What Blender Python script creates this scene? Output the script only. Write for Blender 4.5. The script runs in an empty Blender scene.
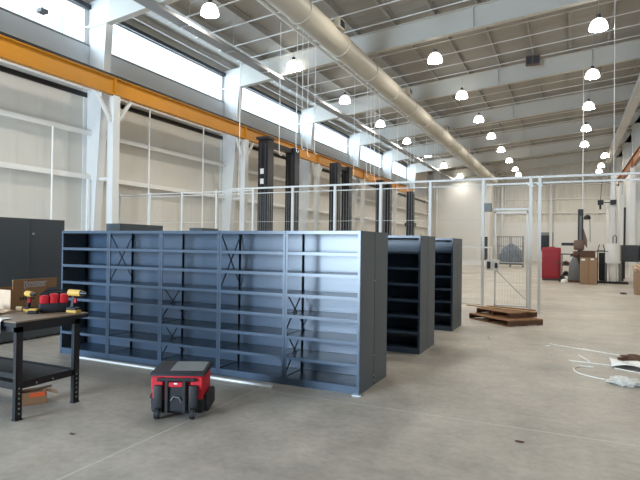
import bpy, math, random
from mathutils import Vector, Matrix, noise
random.seed(7)
S = bpy.context.scene
COL = S.collection
PI = math.pi

# ------------------------------------------------------------------ helpers
class MB:
    def __init__(s): s.v = []; s.f = []
    def add(s, v, f, M=None):
        o = len(s.v)
        s.v += [tuple(M @ Vector(p)) if M is not None else tuple(p) for p in v]
        s.f += [tuple(o + i for i in q) for q in f]
        return s
    def box(s, a, b, M=None):
        (x0, y0, z0), (x1, y1, z1) = a, b
        return s.add([(x0,y0,z0),(x1,y0,z0),(x1,y1,z0),(x0,y1,z0),(x0,y0,z1),(x1,y0,z1),(x1,y1,z1),(x0,y1,z1)],
                     [(0,3,2,1),(4,5,6,7),(0,1,5,4),(1,2,6,5),(2,3,7,6),(3,0,4,7)], M)
    def bar(s, p, q, w, h, up=(0,0,1)):
        p, q = Vector(p), Vector(q); d = (q-p); L = d.length; d.normalize()
        u = Vector(up)
        if abs(d.dot(u)) > .98: u = Vector((0,1,0))
        r = d.cross(u).normalized(); u = r.cross(d)
        M = Matrix((r, d, u)).transposed().to_4x4(); M.translation = p
        return s.box((-w/2,0,-h/2),(w/2,L,h/2), M)
    def cyl(s, p, q, r0, r1=None, n=10, cap=True):
        r1 = r0 if r1 is None else r1
        p, q = Vector(p), Vector(q); d = (q-p).normalized()
        a = d.orthogonal().normalized(); b = d.cross(a)
        v = []; 
        for c, r in ((p, r0), (q, r1)):
            for i in range(n):
                t = 2*PI*i/n; v.append(c + a*math.cos(t)*r + b*math.sin(t)*r)
        f = [(i, (i+1) % n, n+(i+1) % n, n+i) for i in range(n)]
        if cap: f += [tuple(range(n-1, -1, -1)), tuple(range(n, 2*n))]
        return s.add(v, f)
    def tube(s, pts, r, n=6):
        pts = [Vector(p) for p in pts]; v = []; f = []
        N = len(pts); a = None
        for k, p in enumerate(pts):
            d = (pts[min(k+1, N-1)] - pts[max(k-1, 0)]).normalized()
            a = d.orthogonal().normalized() if a is None else (a - d*a.dot(d)).normalized()
            b = d.cross(a)
            for i in range(n):
                t = 2*PI*i/n; v.append(p + a*math.cos(t)*r + b*math.sin(t)*r)
        for k in range(N-1):
            for i in range(n):
                f.append((k*n+i, k*n+(i+1) % n, (k+1)*n+(i+1) % n, (k+1)*n+i))
        f += [tuple(range(n-1, -1, -1)), tuple((N-1)*n+i for i in range(n))]
        return s.add(v, f)
    def lathe(s, prof, c=(0,0,0), n=20):
        v = []; f = []; m = len(prof)
        for i in range(n):
            t = 2*PI*i/n
            for r, z in prof: v.append((c[0]+r*math.cos(t), c[1]+r*math.sin(t), c[2]+z))
        for i in range(n):
            j = (i+1) % n
            for k in range(m-1): f.append((i*m+k, j*m+k, j*m+k+1, i*m+k+1))
        return s.add(v, f)
    def prism(s, poly, axis, a, b, M=None):
        n = len(poly); v = []
        for t in (a, b):
            for (x, y) in poly:
                v.append({'x': (t, x, y), 'y': (x, t, y), 'z': (x, y, t)}[axis])
        f = [(i, (i+1) % n, n+(i+1) % n, n+i) for i in range(n)] + [tuple(range(n-1, -1, -1)), tuple(range(n, 2*n))]
        return s.add(v, f, M)
    def build(s, name, mat, parent=None, bevel=0, smooth=False, loc=None, rotz=0, seg=2):
        me = bpy.data.meshes.new(name); me.from_pydata(s.v, [], s.f); me.validate()
        import bmesh
        b = bmesh.new(); b.from_mesh(me); bmesh.ops.recalc_face_normals(b, faces=b.faces)
        if bevel:
            es = [e for e in b.edges if e.is_manifold and e.calc_face_angle(0) > .5]
            bmesh.ops.bevel(b, geom=es, offset=bevel, segments=seg, affect='EDGES', profile=.5, clamp_overlap=True)
        b.to_mesh(me); b.free()
        if smooth:
            for p in me.polygons: p.use_smooth = True
            try: me.set_sharp_from_angle(angle=.7)
            except Exception: pass
        me.materials.append(mat)
        o = bpy.data.objects.new(name, me); COL.objects.link(o)
        if parent is not None: o.parent = parent
        if loc is not None: o.location = loc
        o.rotation_euler.z = rotz
        return o

def tag(o, label, cat, group=None, kind=None):
    o['label'] = label; o['category'] = cat
    if group: o['group'] = group
    if kind: o['kind'] = kind
    return o
def thing(name, label, cat, loc=(0,0,0), rotz=0, group=None):
    o = bpy.data.objects.new(name, None); COL.objects.link(o)
    o.empty_display_size = .1
    o.location = loc; o.rotation_euler.z = rotz
    return tag(o, label, cat, group)
def kids(o): return [c for c in bpy.data.objects if c.parent == o]
def dup(o, loc=None, rotz=None, label=None, group=None, parent=None):
    c = o.copy(); COL.objects.link(c)
    if parent is not None: c.parent = parent
    if loc is not None: c.location = loc
    if rotz is not None: c.rotation_euler.z = rotz
    if label: c['label'] = label
    if group: c['group'] = group
    for k in kids(o): dup(k, parent=c)
    return c
def struct(o, label, cat='structure'):
    o['kind'] = 'structure'; o['label'] = label; o['category'] = cat; return o
ORD = ['first','second','third','fourth','fifth','sixth','seventh','eighth','ninth','tenth','eleventh','twelfth','thirteenth','fourteenth','fifteenth','sixteenth','seventeenth','eighteenth','nineteenth','twentieth']
ORD += ['twenty-'+q for q in ORD[:9]] + ['thirtieth'] + ['thirty-'+q for q in ORD[:9]]

# ------------------------------------------------------------------ materials
def lin(c): return tuple((x/12.92 if x <= .04045 else ((x+.055)/1.055)**2.4) for x in c)
def mat(name, rgb, rough=.5, metal=0, var=.08, scale=3, bump=0, coat=0, emis=None, es=0, spec=.5, bscale=None, alpha=None):
    m = bpy.data.materials.new(name); m.use_nodes = True
    nt = m.node_tree; N = nt.nodes; L = nt.links; B = N['Principled BSDF']
    B.inputs['Roughness'].default_value = rough; B.inputs['Metallic'].default_value = metal
    B.inputs['Specular IOR Level'].default_value = spec
    if coat: B.inputs['Coat Weight'].default_value = coat; B.inputs['Coat Roughness'].default_value = .15
    c = lin(tuple(x/255 for x in rgb))
    tc = N.new('ShaderNodeTexCoord'); nz = N.new('ShaderNodeTexNoise'); nz.inputs['Scale'].default_value = scale; nz.inputs['Detail'].default_value = 4
    L.new(tc.outputs['Object'], nz.inputs['Vector'])
    mx = N.new('ShaderNodeMix'); mx.data_type = 'RGBA'
    mx.inputs[6].default_value = (*[x*(1-var) for x in c], 1); mx.inputs[7].default_value = (*[min(1, x*(1+var)) for x in c], 1)
    L.new(nz.outputs['Fac'], mx.inputs[0]); L.new(mx.outputs[2], B.inputs['Base Color'])
    if bump:
        n2 = N.new('ShaderNodeTexNoise'); n2.inputs['Scale'].default_value = bscale or scale*8; L.new(tc.outputs['Object'], n2.inputs['Vector'])
        bp = N.new('ShaderNodeBump'); bp.inputs['Strength'].default_value = bump; bp.inputs['Distance'].default_value = .02
        L.new(n2.outputs['Fac'], bp.inputs['Height']); L.new(bp.outputs['Normal'], B.inputs['Normal'])
    if emis:
        B.inputs['Emission Color'].default_value = (*lin(tuple(x/255 for x in emis)), 1); B.inputs['Emission Strength'].default_value = es
    return m

M = {}
M['white_steel'] = mat('white_steel', (225,225,222), .45, var=.04, scale=.6)
M['rafter'] = mat('rafter_paint', (204,201,192), .5, var=.05, scale=.5)
M['purlin'] = mat('purlin_paint', (166,163,156), .5, var=.05)
M['girt'] = mat('girt_paint', (236,234,229), .5, var=.04)
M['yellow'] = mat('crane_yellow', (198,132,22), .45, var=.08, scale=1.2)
M['rail'] = mat('rail_dark', (26,20,17), .5, var=.1)
M['grey_band'] = mat('grey_band', (206,208,210), .5, var=.03)
M['crane_yellow_shaded'] = mat('crane_yellow_shaded', (150,92,40), .5, var=.1)  # runway yellow with its shade mixed into the colour
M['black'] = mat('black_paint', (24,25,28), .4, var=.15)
M['tower'] = mat('tower_black', (22,23,26), .35, var=.15, scale=1.5)
M['shelf'] = mat('shelf_enamel', (66,80,96), .25, var=.05, scale=2, coat=.0, spec=.42)
M['shelf_dark'] = mat('shelf_enamel_tall', (80,86,92), .42, var=.06, scale=2)
M['shelf_side'] = mat('shelf_enamel_side', (76,84,90), .5, var=.05, scale=2)
M['brace'] = mat('brace_shaded', (24,26,30), .45)  # near black puts shade into the colour of braces and rear posts
M['zinc'] = mat('zinc_bolt', (190,192,195), .3, metal=.8)
M['galv'] = mat('galvanised_duct', (186,180,166), .5, var=.04, scale=2)
M['tray'] = mat('tray_steel', (140,140,138), .5)
M['strap'] = mat('strap_white', (240,236,226), .5)
M['mesh'] = mat('mesh_white', (210,210,206), .5, var=.03)
M['plastic_white'] = mat('white_plastic', (236,236,232), .4, var=.03)
M['wrap'] = mat('clear_wrap', (214,209,198), .25, var=.08, scale=20, bump=.3)
M['card'] = mat('cardboard', (150,112,78), .8, var=.08, scale=6, bump=.05)
M['card_pale'] = mat('cardboard_pale', (200,172,145), .8, var=.06, scale=6)
M['card_far'] = mat('cardboard_brown', (150,124,98), .8, var=.1, scale=5)
M['paper'] = mat('kraft_paper', (218,190,160), .8, var=.08, scale=12)
M['ink'] = mat('pale_ink', (190,186,184), .7)
M['ink_dark'] = mat('dark_ink', (60,48,40), .7)
M['orange'] = mat('orange_label', (238,96,48), .6, var=.05)
M['wood_top'] = mat('bench_top', (128,108,88), .5, var=.12, scale=8)
M['wood'] = mat('pallet_wood', (150,108,72), .75, var=.25, scale=6, bump=.2)
M['wood_pale'] = mat('plank_wood', (190,160,120), .75, var=.15, scale=6, bump=.2)
M['wood_dark'] = mat('dark_wood', (92,64,46), .75, var=.2, scale=6)
M['red'] = mat('red_fabric', (196,22,36), .6, var=.08, scale=30, bump=.1)
M['red_steel'] = mat('red_cabinet', (150,26,36), .5, var=.08, scale=2)
M['fabric'] = mat('black_fabric', (30,31,35), .7, var=.15, scale=40, bump=.15)
M['grey_fabric'] = mat('grey_panel', (120,122,122), .7, var=.1, scale=30)
M['rubber'] = mat('rubber', (26,26,28), .6)
M['drill'] = mat('drill_yellow', (206,164,78), .45, var=.05)
M['grey'] = mat('mid_grey', (112,112,110), .55, var=.1)
M['grey_dark'] = mat('dark_grey', (58,60,64), .5, var=.1)
M['grey_box'] = mat('grey_box', (130,132,132), .5, var=.06)
M['blue_grey'] = mat('blue_grey', (128,138,150), .6, var=.15, scale=4)
M['partition'] = mat('partition_paint', (232,230,224), .55, var=.02, scale=.4)
M['brown_machine'] = mat('brown_machine', (112,88,74), .5, var=.15)
M['drum'] = mat('drum_white', (228,226,220), .5, var=.04)

def floor_mat():
    m = bpy.data.materials.new('polished_concrete'); m.use_nodes = True
    nt = m.node_tree; N = nt.nodes; L = nt.links; B = N['Principled BSDF']
    tc = N.new('ShaderNodeTexCoord')
    def nz(scale, detail=5, rough=.6):
        n = N.new('ShaderNodeTexNoise'); n.inputs['Scale'].default_value = scale; n.inputs['Detail'].default_value = detail
        n.inputs['Roughness'].default_value = rough; L.new(tc.outputs['Object'], n.inputs['Vector']); return n
    a, b, c = nz(.55), nz(2.3), nz(14, 6)
    r1 = N.new('ShaderNodeValToRGB'); e = r1.color_ramp.elements
    e[0].position = .34; e[0].color = (*lin((.585,.55,.505)), 1); e[1].position = .66; e[1].color = (*lin((.79,.75,.695)), 1)
    mixf = N.new('ShaderNodeMath'); mixf.operation = 'MULTIPLY_ADD'; mixf.inputs[1].default_value = .45; 
    L.new(b.outputs['Fac'], mixf.inputs[0])
    h = N.new('ShaderNodeMath'); h.operation = 'MULTIPLY'; h.inputs[1].default_value = .55; L.new(a.outputs['Fac'], h.inputs[0]); L.new(h.outputs[0], mixf.inputs[2])
    L.new(mixf.outputs[0], r1.inputs['Fac'])
    m2 = N.new('ShaderNodeMix'); m2.data_type = 'RGBA'; m2.blend_type = 'MULTIPLY'; m2.inputs[0].default_value = .45
    r2 = N.new('ShaderNodeValToRGB'); e = r2.color_ramp.elements; e[0].position = .35; e[0].color = (.7,.69,.68,1); e[1].position = .6; e[1].color = (1,1,1,1)
    L.new(c.outputs['Fac'], r2.inputs['Fac']); L.new(r1.outputs['Color'], m2.inputs[6]); L.new(r2.outputs['Color'], m2.inputs[7])
    # saw-cut joints, filled pale
    sx = N.new('ShaderNodeSeparateXYZ'); L.new(tc.outputs['Object'], sx.inputs[0])
    def joint(out, off, period):
        ad = N.new('ShaderNodeMath'); ad.operation = 'ADD'; ad.inputs[1].default_value = -off + period/2 + 100*period; L.new(out, ad.inputs[0])
        md = N.new('ShaderNodeMath'); md.operation = 'MODULO'; md.inputs[1].default_value = period; L.new(ad.outputs[0], md.inputs[0])
        sb = N.new('ShaderNodeMath'); sb.operation = 'SUBTRACT'; sb.inputs[1].default_value = period/2; L.new(md.outputs[0], sb.inputs[0])
        ab = N.new('ShaderNodeMath'); ab.operation = 'ABSOLUTE'; L.new(sb.outputs[0], ab.inputs[0])
        lt = N.new('ShaderNodeMath'); lt.operation = 'LESS_THAN'; lt.inputs[1].default_value = .012; L.new(ab.outputs[0], lt.inputs[0]); return lt
    jx, jy = joint(sx.outputs['X'], -3.1, 6.2), joint(sx.outputs['Y'], 5.03, 6.2)
    mxj = N.new('ShaderNodeMath'); mxj.operation = 'MAXIMUM'; L.new(jx.outputs[0], mxj.inputs[0]); L.new(jy.outputs[0], mxj.inputs[1])
    jf = N.new('ShaderNodeMath'); jf.operation = 'MULTIPLY'; jf.inputs[1].default_value = .5; L.new(mxj.outputs[0], jf.inputs[0])
    m3 = N.new('ShaderNodeMix'); m3.data_type = 'RGBA'; m3.inputs[7].default_value = (*lin((.82,.80,.77)), 1)
    L.new(jf.outputs[0], m3.inputs[0]); L.new(m2.outputs[2], m3.inputs[6])
    L.new(m3.outputs[2], B.inputs['Base Color'])
    rr = N.new('ShaderNodeMapRange'); rr.inputs['To Min'].default_value = .36; rr.inputs['To Max'].default_value = .6
    L.new(b.outputs['Fac'], rr.inputs['Value']); L.new(rr.outputs[0], B.inputs['Roughness'])
    B.inputs['Specular IOR Level'].default_value = .45
    return m
M['floor'] = floor_mat()

def siding_mat(name, rgb, axis, period, depth=.35):
    """ribbed sheet: a bump of vertical ribs along one horizontal axis"""
    m = mat(name, rgb, .55, var=.05, scale=.7)
    nt = m.node_tree; N = nt.nodes; L = nt.links; B = N['Principled BSDF']
    tc = N.new('ShaderNodeTexCoord'); w = N.new('ShaderNodeTexWave'); w.wave_type = 'BANDS'; w.bands_direction = axis
    w.inputs['Scale'].default_value = 2*PI/(20*period)*1.0; w.inputs['Distortion'].default_value = 0
    L.new(tc.outputs['Object'], w.inputs['Vector'])
    r = N.new('ShaderNodeValToRGB'); r.color_ramp.elements[0].position = .75; r.color_ramp.elements[1].position = .95
    L.new(w.outputs['Fac'], r.inputs['Fac'])
    bp = N.new('ShaderNodeBump'); bp.inputs['Strength'].default_value = depth; bp.inputs['Distance'].default_value = .04
    L.new(r.outputs['Color'], bp.inputs['Height']); L.new(bp.outputs['Normal'], B.inputs['Normal'])
    return m
M['siding'] = siding_mat('wall_sheet', (214,210,201), 'Y', .9, .15)
M['siding_far'] = siding_mat('far_sheet', (226,222,212), 'X', .3, .6)
M['deck'] = siding_mat('roof_sheet', (166,162,154), 'Y', .6, .3)

def glass_mat():
    m = bpy.data.materials.new('window_glass'); m.use_nodes = True
    nt = m.node_tree; N = nt.nodes; L = nt.links; N.clear()
    o = N.new('ShaderNodeOutputMaterial'); t = N.new('ShaderNodeBsdfTransparent'); g = N.new('ShaderNodeBsdfGlossy'); x = N.new('ShaderNodeMixShader')
    t.inputs[0].default_value = (.93,.97,1,1); g.inputs['Roughness'].default_value = .1
    x.inputs[0].default_value = .06; L.new(t.outputs[0], x.inputs[1]); L.new(g.outputs[0], x.inputs[2]); L.new(x.outputs[0], o.inputs[0])
    return m
M['glass'] = glass_mat()
def lamp_mat():
    m = bpy.data.materials.new('lamp_glow'); m.use_nodes = True
    B = m.node_tree.nodes['Principled BSDF']; B.inputs['Base Color'].default_value = (.9,.9,.88,1)
    B.inputs['Emission Color'].default_value = (1,.95,.86,1); B.inputs['Emission Strength'].default_value = LAMP
    return m
LAMP = 5.0
M['lamp'] = lamp_mat()
LAMP = 175.0
M['lens'] = lamp_mat()

# ------------------------------------------------------------------ dimensions
WX, RX = -14.93, 4.75          # side walls
Y0, YE = -10.0, 66.0           # end walls
C0, BAY = 12.93, 7.79          # frame lines
def roof_z(x): return 9.75 + .088*(x - WX)      # top of the rafters
SILL, HEAD = 8.29, 9.5

# ------------------------------------------------------------------ room shell
struct(MB().box((-30,Y0-14,-.3),(RX+.3,YE+.3,0)).build('floor', M['floor']), 'mottled grey concrete slab floor with pale saw-cut joints', 'floor')
dz = .24
struct(MB().prism([(WX-.3, roof_z(WX-.3)+dz), (RX+.3, roof_z(RX+.3)+dz), (RX+.3, roof_z(RX+.3)+dz+.15), (WX-.3, roof_z(WX-.3)+dz+.15)], 'y', Y0-.3, YE+.3).build('ceiling', M['deck']),
       'sloping pale grey sheet metal roof deck over the hall', 'ceiling')
w = MB(); w.box((WX-.25,Y0,0),(WX,YE,SILL))
w.box((WX-.25,Y0,HEAD),(WX,YE,roof_z(WX)+dz+.1)); w.box((WX-.25,C0+5*BAY,SILL),(WX,YE,HEAD)); w.box((WX-.25,Y0,SILL),(WX,C0-3*BAY+.0,HEAD))
struct(w.build('wall_left', M['siding']), 'tall off-white sheet wall below the ribbon windows', 'wall')
struct(MB().box((RX,Y0,0),(RX+.25,YE,roof_z(RX)+dz+.1)).build('wall_right', M['siding']), 'off-white sheet wall behind the second crane runway', 'wall')
w = MB(); w.box((-8.0,YE,0),(RX,YE+.25,roof_z(RX)+dz+.1)); 
struct(w.build('wall_far', M['siding_far']), 'white ribbed sheet end wall of the hall', 'wall')
w = MB(); w.prism([(WX,0),(-8.0,0),(-8.0,roof_z(-8)+dz),(WX,roof_z(WX)+dz)], 'y', 60.5, 60.75); w.box((-8.2,60.75,0),(-8.0,YE,roof_z(-8)+dz))
struct(w.build('wall_partition', M['partition']), 'smooth white partition wall at the end of the windowed side', 'wall')
DX0, DX1, DZ = -10.8, -6.2, 4.6
w = MB(); w.box((WX-.25,Y0-.25,0),(DX0,Y0,roof_z(RX)+dz)); w.box((DX1,Y0-.25,0),(RX+.25,Y0,roof_z(RX)+dz)); w.box((DX0,Y0-.25,DZ),(DX1,Y0,roof_z(RX)+dz))
struct(w.build('wall_back', M['grey']), 'unseen grey end wall around the open loading door', 'wall')  # greyed so that it bounces less light into the hall
struct(MB().box((WX,Y0,7.35),(WX+.1,60.5,SILL-.05)).build('trim_4', M['grey_band']), 'smooth grey steel band below the ribbon windows', 'trim')
struct(MB().box((WX,Y0,6.5),(WX+.04,60.5,6.66)).build('trim_5', M['black']), 'black strip painting the shaded gap below the topmost wall girt', 'trim')  # flat black strip puts the shade of the gap into colour
# lower liner of the far wall
struct(MB().box((-8.0,YE-.12,0),(RX,YE,4.5)).build('trim_1', M['partition']), 'smooth white liner on the lower end wall', 'trim')
# door opening pieces at far wall : dark window with grey frame
win = MB().box((-3.2,YE-.2,1.2),(-1.7,YE-.12,3.35)).build('window_7', M['grey_box']); struct(win, 'small dark window low in the white end wall', 'window')
MB().box((-3.1,YE-.24,1.4),(-2.1,YE-.2,3.0)).build('pane', M['black'], win)

# ribbon windows
for i, n in enumerate(range(-3, 5)):
    a, b = C0+n*BAY+.12, C0+(n+1)*BAY-.12
    if n < -1: continue
    k = i-1
    fr = MB()
    fr.box((WX-.12,a,SILL),(WX+.03,b,SILL+.06)); fr.box((WX-.12,a,HEAD-.05),(WX+.03,b,HEAD)); fr.box((WX-.12,a,SILL),(WX+.03,a+.05,HEAD)); fr.box((WX-.12,b-.05,SILL),(WX+.03,b,HEAD))
    o = fr.build('window_%d' % k, M['white_steel'])
    struct(o, '%s ribbon window high in the wall counted from the camera end, glowing white' % ORD[k-1], 'window')
    MB().box((WX-.08,a+.05,SILL+.06),(WX-.07,b-.05,HEAD-.05)).build('pane', M['glass'], o)
    if n >= -1:
        MB().box((WX-.1,b-.9,SILL+.06),(WX+.0,b-.86,HEAD-.05)).build('mullion', M['white_steel'], o)
# two more bays behind the camera stay open to daylight through plain glass
o = MB().box((WX-.08,C0-3*BAY+.1,SILL),(WX-.07,C0-BAY,HEAD)).build('window_8', M['glass']); struct(o, 'clear ribbon window further along behind the viewpoint', 'window')
# sill and header flashings
struct(MB().box((WX,Y0,SILL-.05),(WX+.1,C0+5*BAY,SILL)).build('trim_2', M['grey']), 'grey sill flashing under the ribbon windows', 'trim')
struct(MB().box((WX,Y0,HEAD),(WX+.16,C0+5*BAY,HEAD+.14)).build('trim_3', M['grey_dark']), 'dark head flashing above the ribbon windows', 'trim')

# ------------------------------------------------------------------ frames
NF = 7
def left_column(n):
    y = C0+n*BAY
    t = thing('steel_column', '%s tapered white frame column along the windowed wall' % ORD[n], 'column', (WX,y,0), 0, 'tapered frame columns under the windows')
    w = MB(); w.prism([(.04,0),(.42,0),(.98,8.86),(1.02,roof_z(WX+1)),(.04,roof_z(WX))], 'y', -.012, .012)
    w.build('web', M['white_steel'], t)
    f = MB(); f.prism([(.42,0),(.45,0),(1.01,8.86),(.98,8.86)], 'y', -.15, .15); f.box((.0,-.15,0),(.03,.15,roof_z(WX)))
    f.build('flange', M['white_steel'], t)
    MB().box((.03,-.15,8.85),(.98,.15,8.88)).build('stiffener', M['white_steel'], t)
    MB().box((.0,-.2,0),(.5,.2,.03)).build('base_plate', M['white_steel'], t)
def rafter(n):
    y = C0+n*BAY
    t = thing('roof_rafter', '%s white deep steel rafter across the roof counted from the camera' % ORD[n], 'rafter', (0,y,0), 0, 'roof rafters')
    bot = [(WX+1.0,8.87),(-8.2,9.5),(-3.15,9.92),(RX-.1,10.62)]
    top = [(RX-.1,roof_z(RX-.1)),(WX+1.0,roof_z(WX+1.0))]
    w = MB(); w.prism(bot+top, 'y', -.012, .012); w.build('web', M['rafter'], t)
    f = MB()
    for a, b in zip(bot[:-1], bot[1:]): f.prism([a, b, (b[0],b[1]+.03), (a[0],a[1]+.03)], 'y', -.13, .13)
    a, b = top[1], top[0]; f.prism([(a[0],a[1]-.03),(b[0],b[1]-.03),b,a], 'y', -.13, .13)
    f.build('flange', M['rafter'], t)
    for x in (-8.9, -3.4, 0.9):
        zb = 9.5+(x+8.2)*.0845 if x > -8.2 else 8.87+(x-WX-1)*.1093
        MB().box((x-.02,-.13,zb+.03),(x+.02,.13,roof_z(x)-.03)).build('splice_plate', M['rafter'], t)
for n in range(0, NF): left_column(n) if n < 6 else None
for n in range(0, 7): rafter(n)

def crane_column(x, n, side):
    y = C0+n*BAY
    lab = ('%s white crane post under the yellow runway along the windowed wall' % ORD[n]) if side < 0 else ('%s white crane post under the second runway opposite the windows' % ORD[n-3])
    t = thing('crane_column', lab, 'column', (x,y,0), 0, 'crane runway posts')
    b = MB(); b.box((-.11,-.13,.03),(.11,.13,6.4)); b.build('post', M['white_steel'], t, bevel=.01)
    f = MB(); f.box((-.13,-.14,.03),(-.11,.14,6.42)); f.box((.11,-.14,.03),(.13,.14,6.42)); f.build('flange', M['white_steel'], t)
    for s in (-1, 1):
        MB().bar((0,s*.12,5.55),(0,s*.72,6.4),.09,.1).build('knee_brace', M['white_steel'], t)
    MB().box((-.2,-.2,0),(.2,.2,.03)).build('base_plate', M['white_steel'], t)
    MB().bar((-.1*side*-1 if False else side*.1,0,3.7),(side*.85,0,3.7),.08,.08).build('tie', M['white_steel'], t)
for n in range(0, 5): crane_column(-13.67, n, -1)
for n in range(3, 7): crane_column(3.35, n, 1)

def runway(x, ya, yb, label, my='yellow'):
    t = thing('crane_runway_beam', label, 'crane beam', (x,0,0))
    b = MB(); b.box((-.012,ya,6.48),(.012,yb,7.0)); b.box((-.1,ya,6.45),(.1,yb,6.48)); b.box((-.1,ya,6.99),(.1,yb,7.02)); b.build('girder', M[my], t)
    MB().box((-.05,ya,7.02),(.105,yb,7.1)).build('rail', M['rail'], t)
    for n in range(-2, 8):
        y = C0+n*BAY
        if ya < y < yb: MB().box((-.1,y-.012,6.48),(.1,y+.012,6.99)).build('stiffener', M[my], t)
runway(-13.67, Y0+.5, 50, 'long yellow crane runway beam with dark rail below the ribbon windows')
runway(3.35, Y0+.5, 47, 'shaded yellow crane runway beam on the side opposite the windows', 'crane_yellow_shaded')

# far columns opposite the windows
for n in range(3, 7):
    y = C0+n*BAY
    t = thing('steel_column', '%s white frame column beside the second crane runway' % ORD[n-3], 'column', (RX,y,0), 0, 'frame columns opposite the windows')
    MB().prism([(-.04,0),(-.4,0),(-.75,10.45),(-.04,roof_z(RX))], 'y', -.012, .012).build('web', M['white_steel'], t)
    f = MB(); f.prism([(-.40,0),(-.43,0),(-.78,10.45),(-.75,10.45)], 'y', -.15, .15); f.box((-.03,-.15,0),(0,.15,11.4)); f.build('flange', M['white_steel'], t)

# girts
for z, lab in ((1.9,'lowest'),(3.77,'second lowest'),(5.25,'third lowest'),(6.76,'topmost')):
    g = MB(); g.prism([(WX,z-.02),(WX+.25,z-.02),(WX+.25,z-.07),(WX+.27,z-.07),(WX+.27,z+.09),(WX,z+.09)], 'y', Y0, 60.5)
    tag(g.build('wall_girt', M['girt']), '%s white horizontal girt running along the windowed wall' % lab, 'girt', 'wall girts below the windows')
for z, lab in ((5.56,'lowest'),(7.14,'middle'),(8.73,'topmost')):
    g = MB().box((-8.0,YE-.3,z-.06),(RX,YE,z+.06))
    tag(g.build('wall_girt', M['girt']), '%s white horizontal girt on the ribbed end wall' % lab, 'girt', 'wall girts on the end wall')
for i, x in enumerate((-7.2,-1.96,4.15)):
    tag(MB().box((x-.15,YE-.45,0),(x+.15,YE-.2,roof_z(x)-.1)).build('end_column', M['white_steel']), '%s white post against the ribbed end wall, counted from the partition' % ORD[i], 'column', 'end wall posts')
# purlins
k = 0
x = -14.45
while x < RX:
    z = roof_z(x)
    p = MB(); p.prism([(x-.07,z),(x+.02,z),(x+.02,z+.21),(x+.09,z+.21),(x+.09,z+.23),(x,z+.23),(x,z+.02),(x-.07,z+.02)], 'y', C0-BAY-4, YE)
    tag(p.build('roof_purlin', M['purlin']), '%s roof purlin counted from the windowed wall' % ORD[k], 'purlin', 'purlins under the roof deck')
    x += 1.6; k += 1
# sprinkler branch lines between the rafters
k = 0
for n in range(-1, 6):
    for q in (.12, .32, .52, .72, .9):
        y = C0+(n+q)*BAY
        if y < 9: continue
        tag(MB().cyl((-13.6,y,roof_z(-13.6)-.05),(RX-.2,y,roof_z(RX-.2)-.05),.026,n=8).build('sprinkler_pipe', M['white_steel'], smooth=True),
            '%s thin white sprinkler pipe crossing under the roof counted from the camera' % ORD[k], 'pipe', 'sprinkler pipes under the roof'); k += 1

# ------------------------------------------------------------------ overhead services
t = thing('air_duct', 'long round grey spiral air duct hung along the roof', 'duct', (-7.36,0,8.6))
MB().cyl((0,6,0),(0,59,0),.4,n=28).build('duct_tube', M['galv'], t, smooth=True)
for y in range(8, 59, 3): MB().cyl((0,y-.03,0),(0,y+.03,0),.425,n=28).build('joint_band', M['galv'], t, smooth=True)
for y in (16.1, 24.5, 33, 41): 
    g = MB().box((.28,y-.22,.16),(.5,y+.22,.46)).build('air_outlet', M['galv'], t); MB().box((.5,y-.17,.2),(.515,y+.17,.42)).build('grille', M['black'], g)
for n in range(0, 6):
    y = C0+n*BAY
    MB().cyl((0,y,.38),(0,y,roof_z(-7.36)-8.6-.5),.012,n=6).build('hanger', M['zinc'], t)
t0 = t = thing('conduit_pipe', 'slim white pipe running along the underside of the round duct', 'pipe', (-7.84,0,8.35))
MB().cyl((0,6,0),(0,60.4,0),.045,n=10).build('pipe_run', M['white_steel'], t, smooth=True)
t = thing('air_duct', 'second straight grey duct high on the side opposite the windows', 'duct', (3.15,0,9.75))
MB().box((-.2,18,-.2),(.2,56,.2)).build('duct_tube', M['rafter'], t)
for y in range(20, 56, 4): MB().box((-.24,y-.04,-.24),(.24,y+.04,.24)).build('joint_band', M['rafter'], t)
for n in range(0, 6): MB().cyl((0,C0+n*BAY+1.5,.04),(0,C0+n*BAY+1.5,roof_z(-7.84)+.235-8.35),.01,n=6).build('hanger', M['zinc'], t0)
# cable tray parallel to the windows
t = thing('cable_tray', 'long grey cable tray hung parallel to the ribbon windows', 'cable tray', (-11.85,0,8.95))
b = MB(); b.box((-.2,8,0),(.2,60.4,.015)); b.box((-.21,8,0),(-.195,60.4,.12)); b.box((.195,8,0),(.21,60.4,.12)); b.build('tray', M['tray'], t)
for q, y in enumerate([9+2.6*j for j in range(19)]):
    h = MB(); h.cyl((.2,y,.1),(.2,y,roof_z(-11.65)-8.95),.012,n=6); h.bar((-.22,y,-.02),(.22,y,-.02),.04,.03); h.build('hanger', M['zinc'], t)
# hanging cable drops
for bay, (yc, nn) in enumerate(((18.22,5),(26.2,5),(34,4),(41.8,4))):
    for j in range(nn):
        x = -9.9+.14*j+(.5 if j == 0 else 0)*-1; y = yc+(.21*j if j < nn-1 else .25*j)
        zt = roof_z(x)+.235; zb = 5.1+.12*(j % 3)
        pts = [(x,y,zt)] + [(x+.01*math.sin(q*2+j),y,zt+(zb-zt)*q/6) for q in range(1, 6)] + [(x,y,zb+.2),(x+.02,y+.02,zb+.03),(x+.05,y+.05,zb),(x+.08,y+.08,zb+.06)]
        tag(MB().tube(pts, .013, 6)  .build('cable_drop', M['plastic_white'], smooth=True),
            '%s white hanging cable in the %s cluster of drops below the roof' % (ORD[j], ORD[bay]), 'cable', 'hanging cable drops')
tag(MB().tube([(-13.0,19.3,roof_z(-13.0)+.235),(-13.0,19.3,3.6)], .02, 6).build('cable_drop', M['plastic_white']), 'straight white vertical conduit in front of the yellow beam beside the second column', 'conduit', 'hanging cable drops')
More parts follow.
